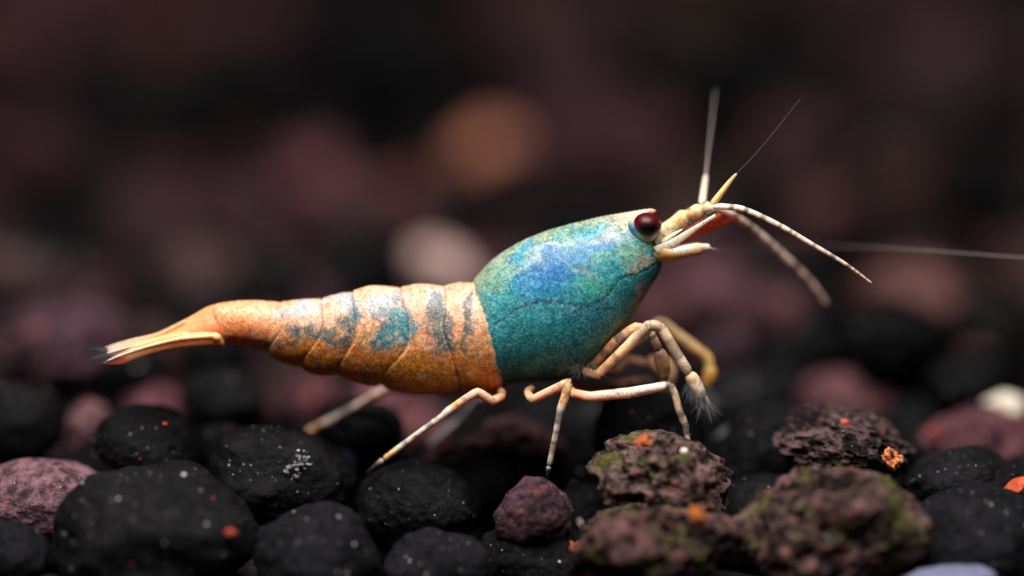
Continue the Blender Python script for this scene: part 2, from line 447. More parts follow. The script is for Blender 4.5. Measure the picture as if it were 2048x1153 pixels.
# stones further back, placed on the gravel bed where the photograph shows them: px, py, r px, dark?, tint
BACK = [
 (972, 304, 66, 'o', (6.2, 3.9, 2.2), 'blurred terracotta orange stone behind the shrimp back'),
 (630, 340, 60, 'l', (1.9, 1.15, 1.25), 'blurred dusty pink stone beside the terracotta stone'),
 (868, 530, 56, 'l', (8.6, 9.4, 7.2), 'blurred pale pinkish-white stone behind the shrimp back'),
 (930, 562, 40, 'l', (5.6, 5.8, 4.8), 'blurred pale mauve stone touching the pale pinkish-white one'),
 (40, 555, 66, 'l', (1.05, 1.0, .9), 'blurred grey-brown stone beyond the tail fan'),
 (130, 690, 120, 'l', (.75, .62, .72), 'broad blurred grey-purple stone behind the tail fan'),
 (60, 700, 60, 'l', (.55, .5, .55), 'small blurred grey stone next to the broad grey-purple one'),
 (405, 545, 80, 'l', (.75, .72, .62), 'blurred greyish olive stone above the tail'),
 (300, 455, 95, 'l', (.6, .48, .52), None), (470, 445, 90, 'l', (.62, .47, .5), None), (190, 590, 80, 'l', (.4, .28, .3), None),
 (720, 430, 85, 'l', (.75, .56, .58), None), (820, 470, 55, 'l', (.7, .52, .52), None),
 (700, 530, 95, 'p', (.8, .8, .8), 'big blurred jet-black pebble above the abdomen'), (320, 250, 130, 'p', (.9, .9, .9), None),
 (930, 430, 60, 'p', (.9, .9, .9), None), (200, 390, 80, 'p', (.8, .8, .8), None), (560, 600, 60, 'p', (.8, .8, .8), None),
 (60, 330, 110, 'l', (.62, .4, .48), None), (150, 60, 130, 'l', (.5, .38, .46), None), (480, 160, 110, 'p', (1.6, 1.5, 1.5), None),
 (1130, 90, 120, 'l', (.62, .52, .5), None), (820, 120, 140, 'p', (1.2, 1.2, 1.2), None), (1250, 290, 110, 'l', (.75, .52, .6), None),
 (1110, 260, 70, 'l', (.6, .44, .48), None), (1080, 400, 60, 'p', (1.2, 1.0, 1.0), None),
 (1410, 150, 100, 'p', (1.2, 1.2, 1.2), None), (1580, 90, 110, 'p', (1.8, 1.6, 1.6), None), (1590, 300, 90, 'l', (.7, .52, .54), None),
 (1490, 420, 70, 'p', (1.0, 1.0, 1.0), None), (1860, 200, 120, 'l', (.62, .54, .52), None), (1720, 180, 80, 'l', (.5, .4, .42), None),
 (1650, 445, 80, 'l', (.85, .6, .6), None), (1960, 400, 90, 'p', (.8, .8, .8), None), (1800, 350, 80, 'l', (.5, .42, .36), None),
 (1440, 590, 80, 'l', (.95, .68, .76), 'blurred mauve stone in front of the shrimp face'), (1560, 620, 62, 'l', (.85, .6, .68), 'blurred mauve stone below the drooping antennule'),
 (1380, 500, 70, 'l', (.7, .48, .52), None), (1830, 590, 92, 'l', (1.05, .78, .62), 'blurred tan stone below the long antenna'),
 (1790, 700, 120, 'p', (.6, .6, .6), 'large blurred jet-black pebble beyond the cracked lava rock'), (1990, 650, 90, 'p', (2.2, 2.1, 1.7), None),
 (1950, 760, 90, 'p', (1.0, 1.0, 1.0), None), (1640, 690, 60, 'p', (.9, .9, .9), None), (1450, 700, 70, 'l', (.5, .4, .46), None),
 (270, 740, 70, 'p', (.9, .9, .9), None), (420, 700, 80, 'p', (.9, .9, .9), None), (1960, 90, 110, 'l', (.45, .36, .38), None),
]
def general(kd, y, tint):
    where = 'in the gravel just beyond the shrimp' if y < 40 else 'in the dim gravel well behind the shrimp' if y < 85 else 'on the far rising bank of gravel'
    if kd == 'pebble':
        tone = 'faint charcoal pebble' if tint[0] > .6 else 'near-black pebble'
    else:
        tone = 'dim olive-grey lava stone' if tint[1] >= tint[0] * .98 else 'dusky purple lava stone' if tint[2] > tint[1] * 1.04 else 'dull brown lava stone'
    return 'blurred ' + tone + ' ' + where
VAR = {}
for kd in ('pebble', 'soft'):
    VAR[kd] = []
    for k in range(9):
        v, pit = stone_shape(kd, 5, 40 + k, 3.0)
        me = bpy.data.meshes.new(kd + '_stone')
        me.from_pydata((v * MM).tolist(), [], ICO[5][1])
        me.polygons.foreach_set('use_smooth', np.ones(len(me.polygons), bool))
        a = me.attributes.new('pit', 'FLOAT', 'POINT'); a.data.foreach_set('value', pit.astype(np.float32))
        me.materials.append(P if kd == 'pebble' else L)
        VAR[kd].append(me)
def back_stone(c, r, kd, tint, label, shared=True, squash=0.75, name=None):
    o = bpy.data.objects.new(name or ('pebble' if kd == 'pebble' else 'lava_stone'), random.choice(VAR[kd]))
    col.objects.link(o)
    o.location = (np.asarray(c) * MM).tolist()
    o.rotation_euler = (random.uniform(-.4, .4), random.uniform(-.4, .4), random.uniform(0, 6.28))
    o.scale = (r * random.uniform(.95, 1.15), r * random.uniform(.9, 1.1), r * squash)
    o.color = (*tint, 1)
    TAKEN.append((c[0], c[1], c[2], r * 0.95))
    return tag(o, label, 'pebble' if kd == 'pebble' else 'stone', (label + 's').replace('blurred ', '') if shared else None)
for px, py, r, kd, tint, lb in BACK:
    p = at_ground(px, py, 0.8)
    R = r / PPM * depth_scale(p[1])
    kind = 'pebble' if kd == 'p' else 'soft'
    tint = tuple(q * (.62 if lb else .50) * (.45 if kd == 'p' else 1) for q in tint)
    back_stone(p, R, kind, tint, lb or general(kind, p[1], tint), shared=lb is None)

n_fill = 0
for _ in range(9000):
    y = -3 + 144 * random.random() ** 1.2
    half = (21.5 * (DIST + y) / DIST) + 7
    x = random.uniform(-half, half)
    r = random.uniform(1.9, 3.4) * (1 + 0.006 * max(y, 0))
    z = ground_level(y) - r * 0.55 + random.uniform(-.6, .4)
    if y < 16: z -= 1.0; r *= 0.9
    if any((x - a) ** 2 + (y - b) ** 2 + (z - c) ** 2 < (0.86 * (r + q)) ** 2 for a, b, c, q in TAKEN): continue
    kd = 'pebble' if random.random() < (0.55 if y > 16 else 0.85 if y > 8 else 1.1) else 'soft'
    t = random.uniform(.3, 1.15)
    t *= .45
    tint = ((1.3 * t, 1.25 * t, 1.3 * t) if y < 30 else (1.9 * t, 1.6 * t, 1.6 * t)) if kd == 'pebble' else (t * .8, t * random.uniform(.5, .66), t * random.uniform(.52, .7))  # pebbles farther back get a lighter tint: water haze painted into their colour
    if kd == 'soft' and y > 30 and x > 5 and random.random() < .35: tint = (t * .62, t * .62, t * .40)
    if y > 8:
        back_stone((x, y, z), r, kd, tint, general(kd, y, tint))
    else:
        back_stone((x, y, z), r, kd, tint, 'small dark stone wedged deep in the gaps of the front gravel', squash=.9).__setitem__('group', 'stones wedged in the front gravel')
    n_fill += 1
    if n_fill > 270: break
print('fill stones', n_fill)

# ------------------------------------------------------------------ shrimp
base_pt = at(1000, 940, 0.0)
shrimp = tag(place(bpy.data.objects.new('shrimp', None), None, base_pt), 'blue-green and orange dwarf shrimp walking over the black gravel', 'shrimp')

def pchip(x, y, q):
    h = np.diff(x); d = np.diff(y, axis=0) / h[:, None]
    m = np.zeros_like(y); m[0], m[-1] = d[0], d[-1]
    w1, w2 = (2 * h[1:] + h[:-1])[:, None], (h[1:] + 2 * h[:-1])[:, None]
    a, b = d[:-1], d[1:]
    with np.errstate(divide='ignore', invalid='ignore'):
        hm = (w1 + w2) / (w1 / a + w2 / b)
    m[1:-1] = np.where(a * b > 0, hm, 0)
    k = np.clip(np.searchsorted(x, q) - 1, 0, len(x) - 2); t = ((q - x[k]) / h[k])[:, None]; H = h[k][:, None]
    return ((2 * t**3 - 3 * t**2 + 1) * y[k] + (t**3 - 2 * t**2 + t) * H * m[k] + (-2 * t**3 + 3 * t**2) * y[k + 1] + (t**3 - t**2) * H * m[k + 1])

def ring_faces(n, m, cap0=None, cap1=None):
    fs = []
    for i in range(n - 1):
        for j in range(m):
            a, b = i * m + j, i * m + (j + 1) % m
            fs.append((a, a + m, b + m, b))
    if cap0 is not None: fs += [(cap0, j, (j + 1) % m) for j in range(m)]
    if cap1 is not None: fs += [(cap1, (n - 1) * m + (j + 1) % m, (n - 1) * m + j) for j in range(m)]
    return fs

def loft(name, secs, mat, parent, color, n=60, m=24, ex=1.0, skew=0.0):
    """secs: (top px, top py, bottom px, bottom py, half width mm, centre y mm) along the part."""
    s = np.array(secs, float); mid = (s[:, :2] + s[:, 2:4]) / 2
    t = np.r_[0, np.cumsum(np.maximum(np.hypot(*np.diff(mid, axis=0).T), 1.0))]
    q = np.linspace(0, t[-1], n); v = pchip(t, s, q)
    ph = np.linspace(0, 2 * np.pi, m, endpoint=False)
    ca, sa = np.cos(ph), np.sin(ph)
    sgn = lambda z, e: np.sign(z) * np.abs(z) ** e
    T, B = v[:, None, 0:2], v[:, None, 2:4]
    pxy = (T + B) / 2 + (T - B) / 2 * sgn(ca, ex)[None, :, None]
    yy = v[:, 5:6] - v[:, 4:5] * (sgn(sa, ex) * (1 - skew * ca))[None]
    pts = at(pxy[..., 0], pxy[..., 1], yy).reshape(-1, 3)
    c = color(pxy[..., 0].ravel(), pxy[..., 1].ravel(), np.repeat(q / t[-1], m), yy.ravel())
    e0, e1 = pts[:m].mean(0), pts[-m:].mean(0)
    pts = np.vstack([pts, e0, e1]); c = np.vstack([c, c[:1], c[-3:-2]])
    k = n * m
    return link_mesh(name, pts, ring_faces(n, m, k, k + 1), mat, parent, origin=pts[:m].mean(0), colors=c)

def flat(*rgb):
    c = lin(*rgb)
    return lambda x, y, t, yy: np.repeat(c[None], len(x), 0)

def blend(*stops):
    """Colour along the part: (t, (r, g, b)) stops in sRGB."""
    ts = np.array([s[0] for s in stops]); cs = np.array([lin(*s[1]) for s in stops])
    return lambda x, y, t, yy: np.stack([np.interp(t, ts, cs[:, k]) for k in range(3)], -1)

def catmull(p, per=10):
    p = np.asarray(p, float); q = np.vstack([2 * p[0] - p[1], p, 2 * p[-1] - p[-2]]); out, tt = [], []
    for i in range(1, len(q) - 2):
        a, b, c, d = q[i - 1:i + 3]
        for k in range(per):
            t = k / per
            out.append(0.5 * (2 * b + (c - a) * t + (2 * a - 5 * b + 4 * c - d) * t * t + (3 * b - a - 3 * c + d) * t ** 3)); tt.append(i - 1 + t)
    out.append(p[-1]); tt.append(len(p) - 1)
    return np.array(out), np.array(tt)

def tube(name, path, mat, parent, color, per=10, m=12, flatten=1.0, sharp=False, mottle=0.0):
    """path: (px, py, y mm, radius in photo px)."""
    a = np.array(path, float)
    if sharp:                                       # keep the joints crisp: extra points next to each one
        b = [a[0]]
        for i in range(1, len(a) - 1):
            b += [a[i] + (a[i - 1] - a[i]) * 0.10, a[i] + (a[i + 1] - a[i]) * 0.10]
        b.append(a[-1]); a = np.array(b)
    w = np.column_stack([at(a[:, 0], a[:, 1], a[:, 2]), a[:, 3] / PPM])
    c, tt = catmull(w, per)
    p, r = c[:, :3], np.maximum(c[:, 3], 0.004)
    joint = np.zeros(len(p))
    if sharp:
        dd = np.diff(np.array(path, float)[:, :2], axis=0); dd /= np.linalg.norm(dd, axis=1, keepdims=True)
        rr0 = np.array(path, float)[:, 3]
        for i in range(1, len(path) - 1):
            if dd[i - 1] @ dd[i] < .85:
                jc = at(*path[i][:3]); q = np.linalg.norm(p - jc, axis=1)
                joint = np.maximum(joint, np.exp(-(q / (.45 * rr0[i] / PPM)) ** 2))
        r = r * (1 - .12 * joint)
    L = np.r_[0, np.cumsum(np.linalg.norm(np.diff(p, axis=0), axis=1))]; t = L / L[-1]
    tan = np.gradient(p, axis=0); tan /= np.linalg.norm(tan, axis=1, keepdims=True) + 1e-9
    nrm = np.cross(tan, [0, 1, 0]); nrm /= np.linalg.norm(nrm, axis=1, keepdims=True) + 1e-9
    for i in range(1, len(p)):
        if nrm[i] @ nrm[i - 1] < 0: nrm[i] *= -1
    bi = np.cross(tan, nrm)
    ph = np.linspace(0, 2 * np.pi, m, endpoint=False)
    # rounded ends
    k0 = np.sqrt(np.clip(L / np.maximum(r[0], 1e-4), 0, 1) * (2 - np.clip(L / np.maximum(r[0], 1e-4), 0, 1)))
    e = np.clip((L[-1] - L) / np.maximum(r[-1], 1e-4), 0, 1); k1 = np.sqrt(e * (2 - e))
    rr = r * np.maximum(k0, .25) * np.maximum(k1, .25)
    ring = p[:, None] + rr[:, None, None] * (nrm[:, None] * np.cos(ph)[None, :, None] + flatten * bi[:, None] * np.sin(ph)[None, :, None])
    pts = ring.reshape(-1, 3); n = len(p)
    cc = color(np.zeros(n), np.zeros(n), t, p[:, 1])
    cc = cc * (1 - .16 * joint[:, None]) + lin(170, 104, 56) * .16 * joint[:, None]
    c = np.repeat(cc, m, 0)
    # mottling differs round the limb
    if mottle:
        k = sstep(.10, .45, fbm(pts * 4.6, 3, 17)) * mottle * np.repeat(sstep(.12, .4, t), m)
        c = c * (1 - k[:, None]) + lin(70, 66, 66) * k[:, None]
    pts = np.vstack([pts, p[0], p[-1]]); c = np.vstack([c, c[:1], c[-1:]])
    return link_mesh(name, pts, ring_faces(n, m, n * m, n * m + 1), mat, parent, origin=p[0], colors=c)

def leg_color(stops, seed, bands=0.8, start=0.45, freq=26, tone=(60, 62, 70)):
    f = blend(*stops); dk = lin(*tone)
    def g(x, y, t, yy):
        c = f(x, y, t, yy)
        q = np.stack([t * freq, 0 * t + seed, 0 * t], -1)
        b = sstep(0.02, 0.4, vnoise(q, seed)) * bands * sstep(start - .05, start + .05, t)
        return c * (1 - b[:, None]) + dk * b[:, None]
    return g

def hairs(name, roots, mat, parent, r=0.006):
    """roots: list of (root mm, tip mm, bend mm)."""
    vs, fs = [], []
    for a, b, bend in roots:
        a, b, bend = map(np.asarray, (a, b, bend)); ax = b - a; ax = ax / (np.linalg.norm(ax) + 1e-9)
        u = np.cross(ax, [0.3, 1, 0.2]); u /= np.linalg.norm(u); w = np.cross(ax, u); k0 = len(vs)
        for i in range(5):
            t = i / 4; c = a + (b - a) * t + bend * math.sin(math.pi * t)
            rad = r * (1 - 0.85 * t)
            for j in range(3):
                an = j * 2.094; vs.append(c + rad * (u * math.cos(an) + w * math.sin(an)))
        for i in range(4):
            for j in range(3):
                q = k0 + i * 3 + j; q2 = k0 + i * 3 + (j + 1) % 3; fs.append((q, q2, q2 + 3, q + 3))
    o = link_mesh(name, np.array(vs), fs, mat, parent)
    return o

# ---- body: carapace and abdomen, one continuous surface
SEC = np.array([  # top px,py  bottom px,py  half width
 (424, 615, 438, 688, .70), (432, 609, 444, 692, .86), (462, 604, 464, 696, .98), (505, 601, 500, 701, 1.06), (545, 604, 530, 708, 1.12), (562, 605, 543, 714, 1.18),
 (600, 601, 572, 725, 1.28), (645, 598, 614, 742, 1.40), (680, 590, 652, 751, 1.50), (706, 585, 690, 756, 1.60),
 (750, 576, 737, 768, 1.70), (800, 577, 790, 780, 1.82), (842, 572, 852, 786, 1.90), (886, 573, 920, 785, 1.94),
 (922, 566, 960, 784, 1.96), (943, 567, 1003, 778, 1.96), (952, 556, 1014, 768, 2.02), (985, 520, 1042, 766, 2.16),
 (1045, 482, 1098, 764, 2.32), (1110, 457, 1163, 747, 2.34), (1180, 440, 1226, 690, 2.16), (1232, 431, 1272, 625, 1.84),
 (1262, 434, 1298, 580, 1.5), (1290, 450, 1319, 545, 1.08), (1306, 474, 1325, 524, .62), (1314, 488, 1324, 512, .3)], float)
smid = (SEC[:, :2] + SEC[:, 2:4]) / 2
stop_ = SEC[:, 0]
sarc = np.r_[0, np.cumsum(np.hypot(*np.diff(smid, axis=0).T))]
def s_of_top(px):
    return np.interp(px, stop_, sarc)
SEAMS = [s_of_top(x) for x in (562, 645, 706, 802, 886, 945)]   # 5/6, 4/5, 3/4, 2/3, 1/2, carapace/1

def pigment(px, py, t):
    """Shell colours by place on the flank (photo pixels); t = 0 on the back, 1 on the belly."""
    q = np.stack([px / 38.0, py / 38.0, 0 * px], -1)
    wx, wy = px + 16 * fbm(q, 3, 21), py + 16 * fbm(q + 40, 3, 22)
    def blob(cx, cy, rx, ry, rot=0.0, soft=0.45):
        a = math.radians(rot); dx, dy = wx - cx, wy - cy
        u, v = (dx * math.cos(a) + dy * math.sin(a)) / rx, (-dx * math.sin(a) + dy * math.cos(a)) / ry
        return sstep(1 + soft, 1 - soft, np.sqrt(u * u + v * v))
    def over(c, m, rgb):
        m = np.clip(m, 0, 1)[..., None]
        return c * (1 - m) + lin(*rgb) * m
    one = np.ones(px.shape + (1,))
    # abdomen
    a = one * lin(240, 172, 138)
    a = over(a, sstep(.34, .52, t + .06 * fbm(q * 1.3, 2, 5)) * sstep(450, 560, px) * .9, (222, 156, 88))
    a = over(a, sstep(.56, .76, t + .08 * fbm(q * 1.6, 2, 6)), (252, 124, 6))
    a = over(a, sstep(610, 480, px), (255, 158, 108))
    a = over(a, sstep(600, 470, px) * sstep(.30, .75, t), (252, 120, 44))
    for b in ((768, 612, 38, 28, -5), (862, 600, 28, 28, 0), (690, 612, 40, 20, 0), (600, 625, 50, 14, 0), (945, 620, 14, 60, 12)):
        a = over(a, blob(*b) * .95, (158, 166, 170))
    for b in ((785, 660, 32, 42, 15), (866, 640, 30, 48, 5), (884, 684, 30, 24, 0), (938, 650, 13, 64, 8), (660, 682, 36, 22, 10), (706, 655, 22, 38, 10), (600, 668, 30, 14, 0)):
        a = over(a, blob(*b) * .95, (88, 98, 98))
    for b in ((795, 655, 26, 30, 20), (722, 640, 16, 14, 0), (815, 655, 16, 12, 0), (775, 680, 14, 24, 20)):
        a = over(a, blob(*b) * .95, (52, 128, 138))
    for b in ((600, 695, 34, 12, 0), (545, 692, 40, 9, 0), (640, 735, 40, 10, 20), (742, 740, 26, 18, 0)):
        a = over(a, blob(*b) * .65, (112, 96, 58))
    for b in ((625, 705, 26, 14, 0), (690, 718, 24, 16, 0), (765, 722, 20, 14, 0), (830, 745, 60, 30, 0), (900, 740, 40, 30, 0)):
        a = over(a, blob(*b) * .85, (255, 146, 8))
    a = over(a, blob(960, 690, 26, 40, 10) * .6, (206, 140, 92))
    for b in ((829, 612, 11, 42, 4), (908, 628, 10, 58, 8), (838, 668, 14, 16, 0), (730, 612, 9, 26, 8), (664, 624, 9, 22, 8)):
        a = over(a, blob(*b) * .8, (248, 160, 122))
    a = over(a, blob(933, 660, 6, 100, 8) * .7, (96, 88, 74))
    a = over(a, blob(968, 622, 16, 46, 14) * .6, (244, 190, 158))
    # pale bands where plates overlap on the back
    # carapace
    c = one * lin(36, 126, 134)
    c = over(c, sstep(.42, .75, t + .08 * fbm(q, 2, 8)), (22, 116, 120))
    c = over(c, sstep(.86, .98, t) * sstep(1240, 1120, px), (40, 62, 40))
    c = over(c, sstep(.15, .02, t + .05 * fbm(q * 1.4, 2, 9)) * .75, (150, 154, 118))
    c = over(c, blob(990, 560, 40, 30, -50) * .6, (118, 142, 108))
    c = over(c, blob(1110, 540, 62, 40, -12) * 1.0, (0, 98, 154))
    c = over(c, blob(1085, 570, 50, 30, 10) * .55, (0, 100, 154))
    c = over(c, blob(1150, 500, 80, 13, -18) * .45, (96, 128, 160))
    c = over(c, blob(1185, 500, 60, 10, -10) * .7, (24, 108, 160))
    c = over(c, blob(1180, 466, 34, 9, -18) * .9, (44, 138, 178))
    c = over(c, blob(1035, 508, 26, 9, -35) * .8, (40, 120, 150))
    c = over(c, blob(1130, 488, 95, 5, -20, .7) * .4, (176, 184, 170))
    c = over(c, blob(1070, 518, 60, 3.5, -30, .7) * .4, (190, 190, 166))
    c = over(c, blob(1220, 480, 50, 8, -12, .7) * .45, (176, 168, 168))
    c = over(c, blob(1180, 545, 40, 6, 42, .6) * .5, (150, 164, 130))
    c = over(c, blob(1200, 520, 34, 10, 10) * .4, (120, 160, 130))
    c = over(c, blob(1190, 570, 36, 18, 30) * .7, (30, 128, 108))
    c = over(c, blob(1290, 535, 26, 14, -20) * .6, (196, 166, 128))
    c = over(c, blob(1270, 500, 40, 22, 0) * .5, (132, 156, 110))
    c = over(c, sstep(-14, 26, (wx - 1255) * .86 + (wy - 600) * .5) * sstep(560, 600, wy) * .8, (176, 144, 92))
    c = over(c, sstep(1190, 1300, px) * sstep(.30, .06, t) * .9, (236, 196, 160))
    c = over(c, blob(1100, 660, 80, 30, 0) * .4, (12, 112, 122))
    c = over(c, blob(1160, 630, 40, 30, 0) * .5, (10, 84, 112))
    # uneven pigment at every size
    n1, n2, n3 = (fbm(np.stack([px / k, py / k, 0 * px], -1), 3, 60 + k) for k in (22, 9, 5))
    a = over(a, sstep(.12, .75, n2) * .45 * sstep(.15, .35, t) * sstep(.80, .60, t) * sstep(470, 600, px), (120, 112, 96))
    a = over(a, sstep(.1, .8, n1) * .40 * sstep(.25, .5, t), (214, 132, 52))
    a = over(a, sstep(.15, .8, -n2) * .35, (250, 196, 160))
    a = a * (1.06 + .20 * n3 + .10 * n1)[..., None]
    c = over(c, sstep(.1, .8, n2) * .40, (30, 96, 100))
    c = over(c, sstep(.15, .8, -n2) * .18, (96, 152, 150))
    c = over(c, sstep(.1, .8, n1) * .25 * sstep(.3, .5, t), (8, 100, 120))
    c = c * (1.22 + .28 * n3)[..., None]
    return np.clip(a, 0.002, .9), np.clip(c, 0.002, .9)

def crack_depth(px, py):
    """Distance (px) to the carapace furrow."""
    line = np.array([(988, 652), (1012, 634), (1044, 614), (1085, 604), (1120, 607), (1160, 613), (1185, 613), (1212, 595), (1238, 562), (1252, 553), (1278, 549), (1302, 536), (1312, 528)], float)
    best = np.full(px.shape, 1e9)
    py = py + 2.0 * vnoise(np.stack([px / 8, py / 30, 0 * px], -1), 77)
    for a, b in zip(line[:-1], line[1:]):
        d = b - a; t = np.clip(((px - a[0]) * d[0] + (py - a[1]) * d[1]) / (d @ d), 0, 1)
        best = np.minimum(best, np.hypot(px - a[0] - t * d[0], py - a[1] - t * d[1]))
    return best

def make_body():
    n, m = 860, 220
    q = np.linspace(0, sarc[-1], n); v = pchip(sarc, SEC, q)
    ph = np.linspace(0, 2 * np.pi, m, endpoint=False); ca, sa = np.cos(ph)[None], np.sin(ph)[None]
    T, B, w = v[:, None, :2], v[:, None, 2:4], v[:, 4:5]
    base = (T + B) / 2 + (T - B) / 2 * ca[..., None]
    px, py = base[..., 0], base[..., 1]
    t = (1 - ca) / 2 + 0 * px
    S = q[:, None] + 0 * px
    # margins of the plates wander down the flank
    def margin(k):
        bow = (0.9, 0.9, 0.9, 1.6, -0.9, 0.2)[k]
        sweep = (10, 12, 14, 26, 0, 0)[k]
        wob = 2.0 * vnoise(np.stack([t * 5, 0 * t + k, 0 * t], -1), 50 + k)
        return SEAMS[k] + 14 * bow * np.sin(np.pi * np.clip(t * 1.15, 0, 1)) ** 2 - sweep * sstep(.55, .95, t) + wob * sstep(0, .15, t)
    G = [margin(k) for k in range(6)]
    lo = [np.zeros_like(S)] + G; hi = G + [S * 0 + sarc[-1]]
    delta = np.zeros_like(S); shade = np.zeros_like(S); lobe = np.zeros_like(S); edge = np.zeros_like(S)
    for k in range(7):
        inside = (S >= lo[k]) & (S < hi[k]); u = (S - lo[k]) / np.maximum(hi[k] - lo[k], 1)
        if k == 0:   d = 0.0 * u
        elif k in (1, 2, 3): d = (0.04, 0.07, 0.11)[k - 1] * (1 - sstep(.55, .9, t) * .5) * (.55 * (1 - u) + .55 * np.sin(np.pi * np.clip(u, 0, 1)) ** .7)
        elif k == 4: d = 0.09 * (1 - sstep(.55, .9, t) * .5) * (.55 * (1 - u) + .55 * np.sin(np.pi * np.clip(u, 0, 1)) ** .7) + 0.07 * sstep(.25, .5, t) * u ** 2
        elif k == 5: d = 0.02 + 0.07 * u * sstep(.05, .35, t)
        else:        d = 0.02 * np.exp(-(S - lo[k]) / 30)
        delta = np.where(inside, d, delta)
        if k < 6:
            lobe = np.where(inside, np.clip(4 * u * (1 - u), 0, 1) ** .6 if k else 0, lobe)
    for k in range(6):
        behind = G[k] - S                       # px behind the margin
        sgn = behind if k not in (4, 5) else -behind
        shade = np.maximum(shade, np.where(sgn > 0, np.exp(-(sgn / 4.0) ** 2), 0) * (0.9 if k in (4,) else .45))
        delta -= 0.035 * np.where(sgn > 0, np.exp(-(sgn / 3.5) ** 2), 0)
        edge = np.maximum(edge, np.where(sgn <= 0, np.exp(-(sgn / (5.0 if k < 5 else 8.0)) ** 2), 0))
    delta += 0.15 * (lobe - .6) * sstep(.70, .98, t) * (S < SEAMS[5])
    ker = np.exp(-(np.arange(-4, 5) / 2.0) ** 2); ker /= ker.sum()
    pad = np.vstack([delta[:1]] * 4 + [delta] + [delta[-1:]] * 4)
    delta = sum(ker[i] * pad[i:i + len(delta)] for i in range(9))
    car = S >= G[5]
    cd = crack_depth(px, py)
    crack = np.exp(-(cd / 1.9) ** 2) * car
    delta -= 0.03 * crack
    delta += 0.012 * fbm(np.stack([px / 16, py / 16, np.sign(sa) * 3 + 0 * px], -1), 3, 31)
    h = np.hypot(*(v[:, :2] - v[:, 2:4]).T)[:, None] / 2 / PPM
    wide = w * (1 - 0.10 * ca * car - 0.05 * ca) 
    yy = -np.sign(sa) * np.abs(sa) ** .9 * wide
    P3 = at(px, py, yy)
    hd = (at(v[:, 0], v[:, 1], 0) - at(v[:, 2], v[:, 3], 0)); hd /= np.linalg.norm(hd, axis=1, keepdims=True)
    na, nb = ca / h, -sa / w; ln = np.sqrt(na ** 2 + nb ** 2); na, nb = na / ln, nb / ln
    P3 = P3 + delta[..., None] * (na[..., None] * hd[:, None] + nb[..., None] * np.array([0, 1, 0]))
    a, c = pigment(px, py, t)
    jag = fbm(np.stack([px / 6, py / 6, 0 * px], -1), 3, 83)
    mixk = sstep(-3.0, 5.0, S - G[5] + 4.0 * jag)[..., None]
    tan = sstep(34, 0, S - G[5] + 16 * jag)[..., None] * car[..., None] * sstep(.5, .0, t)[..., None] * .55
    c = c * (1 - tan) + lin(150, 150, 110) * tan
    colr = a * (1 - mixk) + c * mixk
    ab = (~car)[..., None]
    colr = np.where(ab, colr * (1 - .10 * edge[..., None]) + lin(240, 200, 165) * .10 * edge[..., None], colr)
    rim = (edge * (np.abs(S - G[5]) < 14) * ~car)[..., None] * .75
    colr = colr * (1 - rim) + lin(232, 176, 120) * rim
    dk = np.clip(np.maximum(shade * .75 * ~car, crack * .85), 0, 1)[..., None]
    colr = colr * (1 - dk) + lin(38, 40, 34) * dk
    pts = np.vstack([P3.reshape(-1, 3), P3[0].mean(0), P3[-1].mean(0)])
    cc = np.vstack([colr.reshape(-1, 3), colr[0, 0], colr[-1, 0]])
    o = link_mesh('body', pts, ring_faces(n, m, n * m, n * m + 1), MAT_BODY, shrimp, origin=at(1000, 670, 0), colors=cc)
    return o
body = make_body()

# ---- rostrum: the short pale blade between the eyes, with teeth
def make_rostrum():
    top = [(1150, 447), (1185, 438), (1220, 431), (1250, 426), (1280, 421), (1303, 418), (1312, 421)]
    bot = [(1150, 470), (1185, 462), (1220, 458), (1250, 452), (1280, 443), (1300, 430), (1312, 424)]
    secs = [(a[0], a[1], b[0], b[1], w, 0) for a, b, w in zip(top, bot, (.5, .46, .4, .32, .2, .09, .04))]
    r = loft('rostrum', secs, MAT_BODY, body, blend((0, (150, 160, 135)), (.4, (228, 196, 166)), (.8, (244, 208, 178)), (1, (210, 150, 130))), n=50, m=20)
    hs = []
    for k in range(15):
        x = 1160 + k * 9.6; y0 = np.interp(x, [p[0] for p in top], [p[1] for p in top])
        hs.append((at(x, y0 + 2, 0), at(x + 6, y0 - 3.5, 0), np.zeros(3)))
    hairs('tooth', hs, MAT_LEG_PALE, r, 0.015)
MAT_LEG_PALE = hair_material('pale_tooth', tuple(lin(230, 180, 150)), 1.0)
make_rostrum()

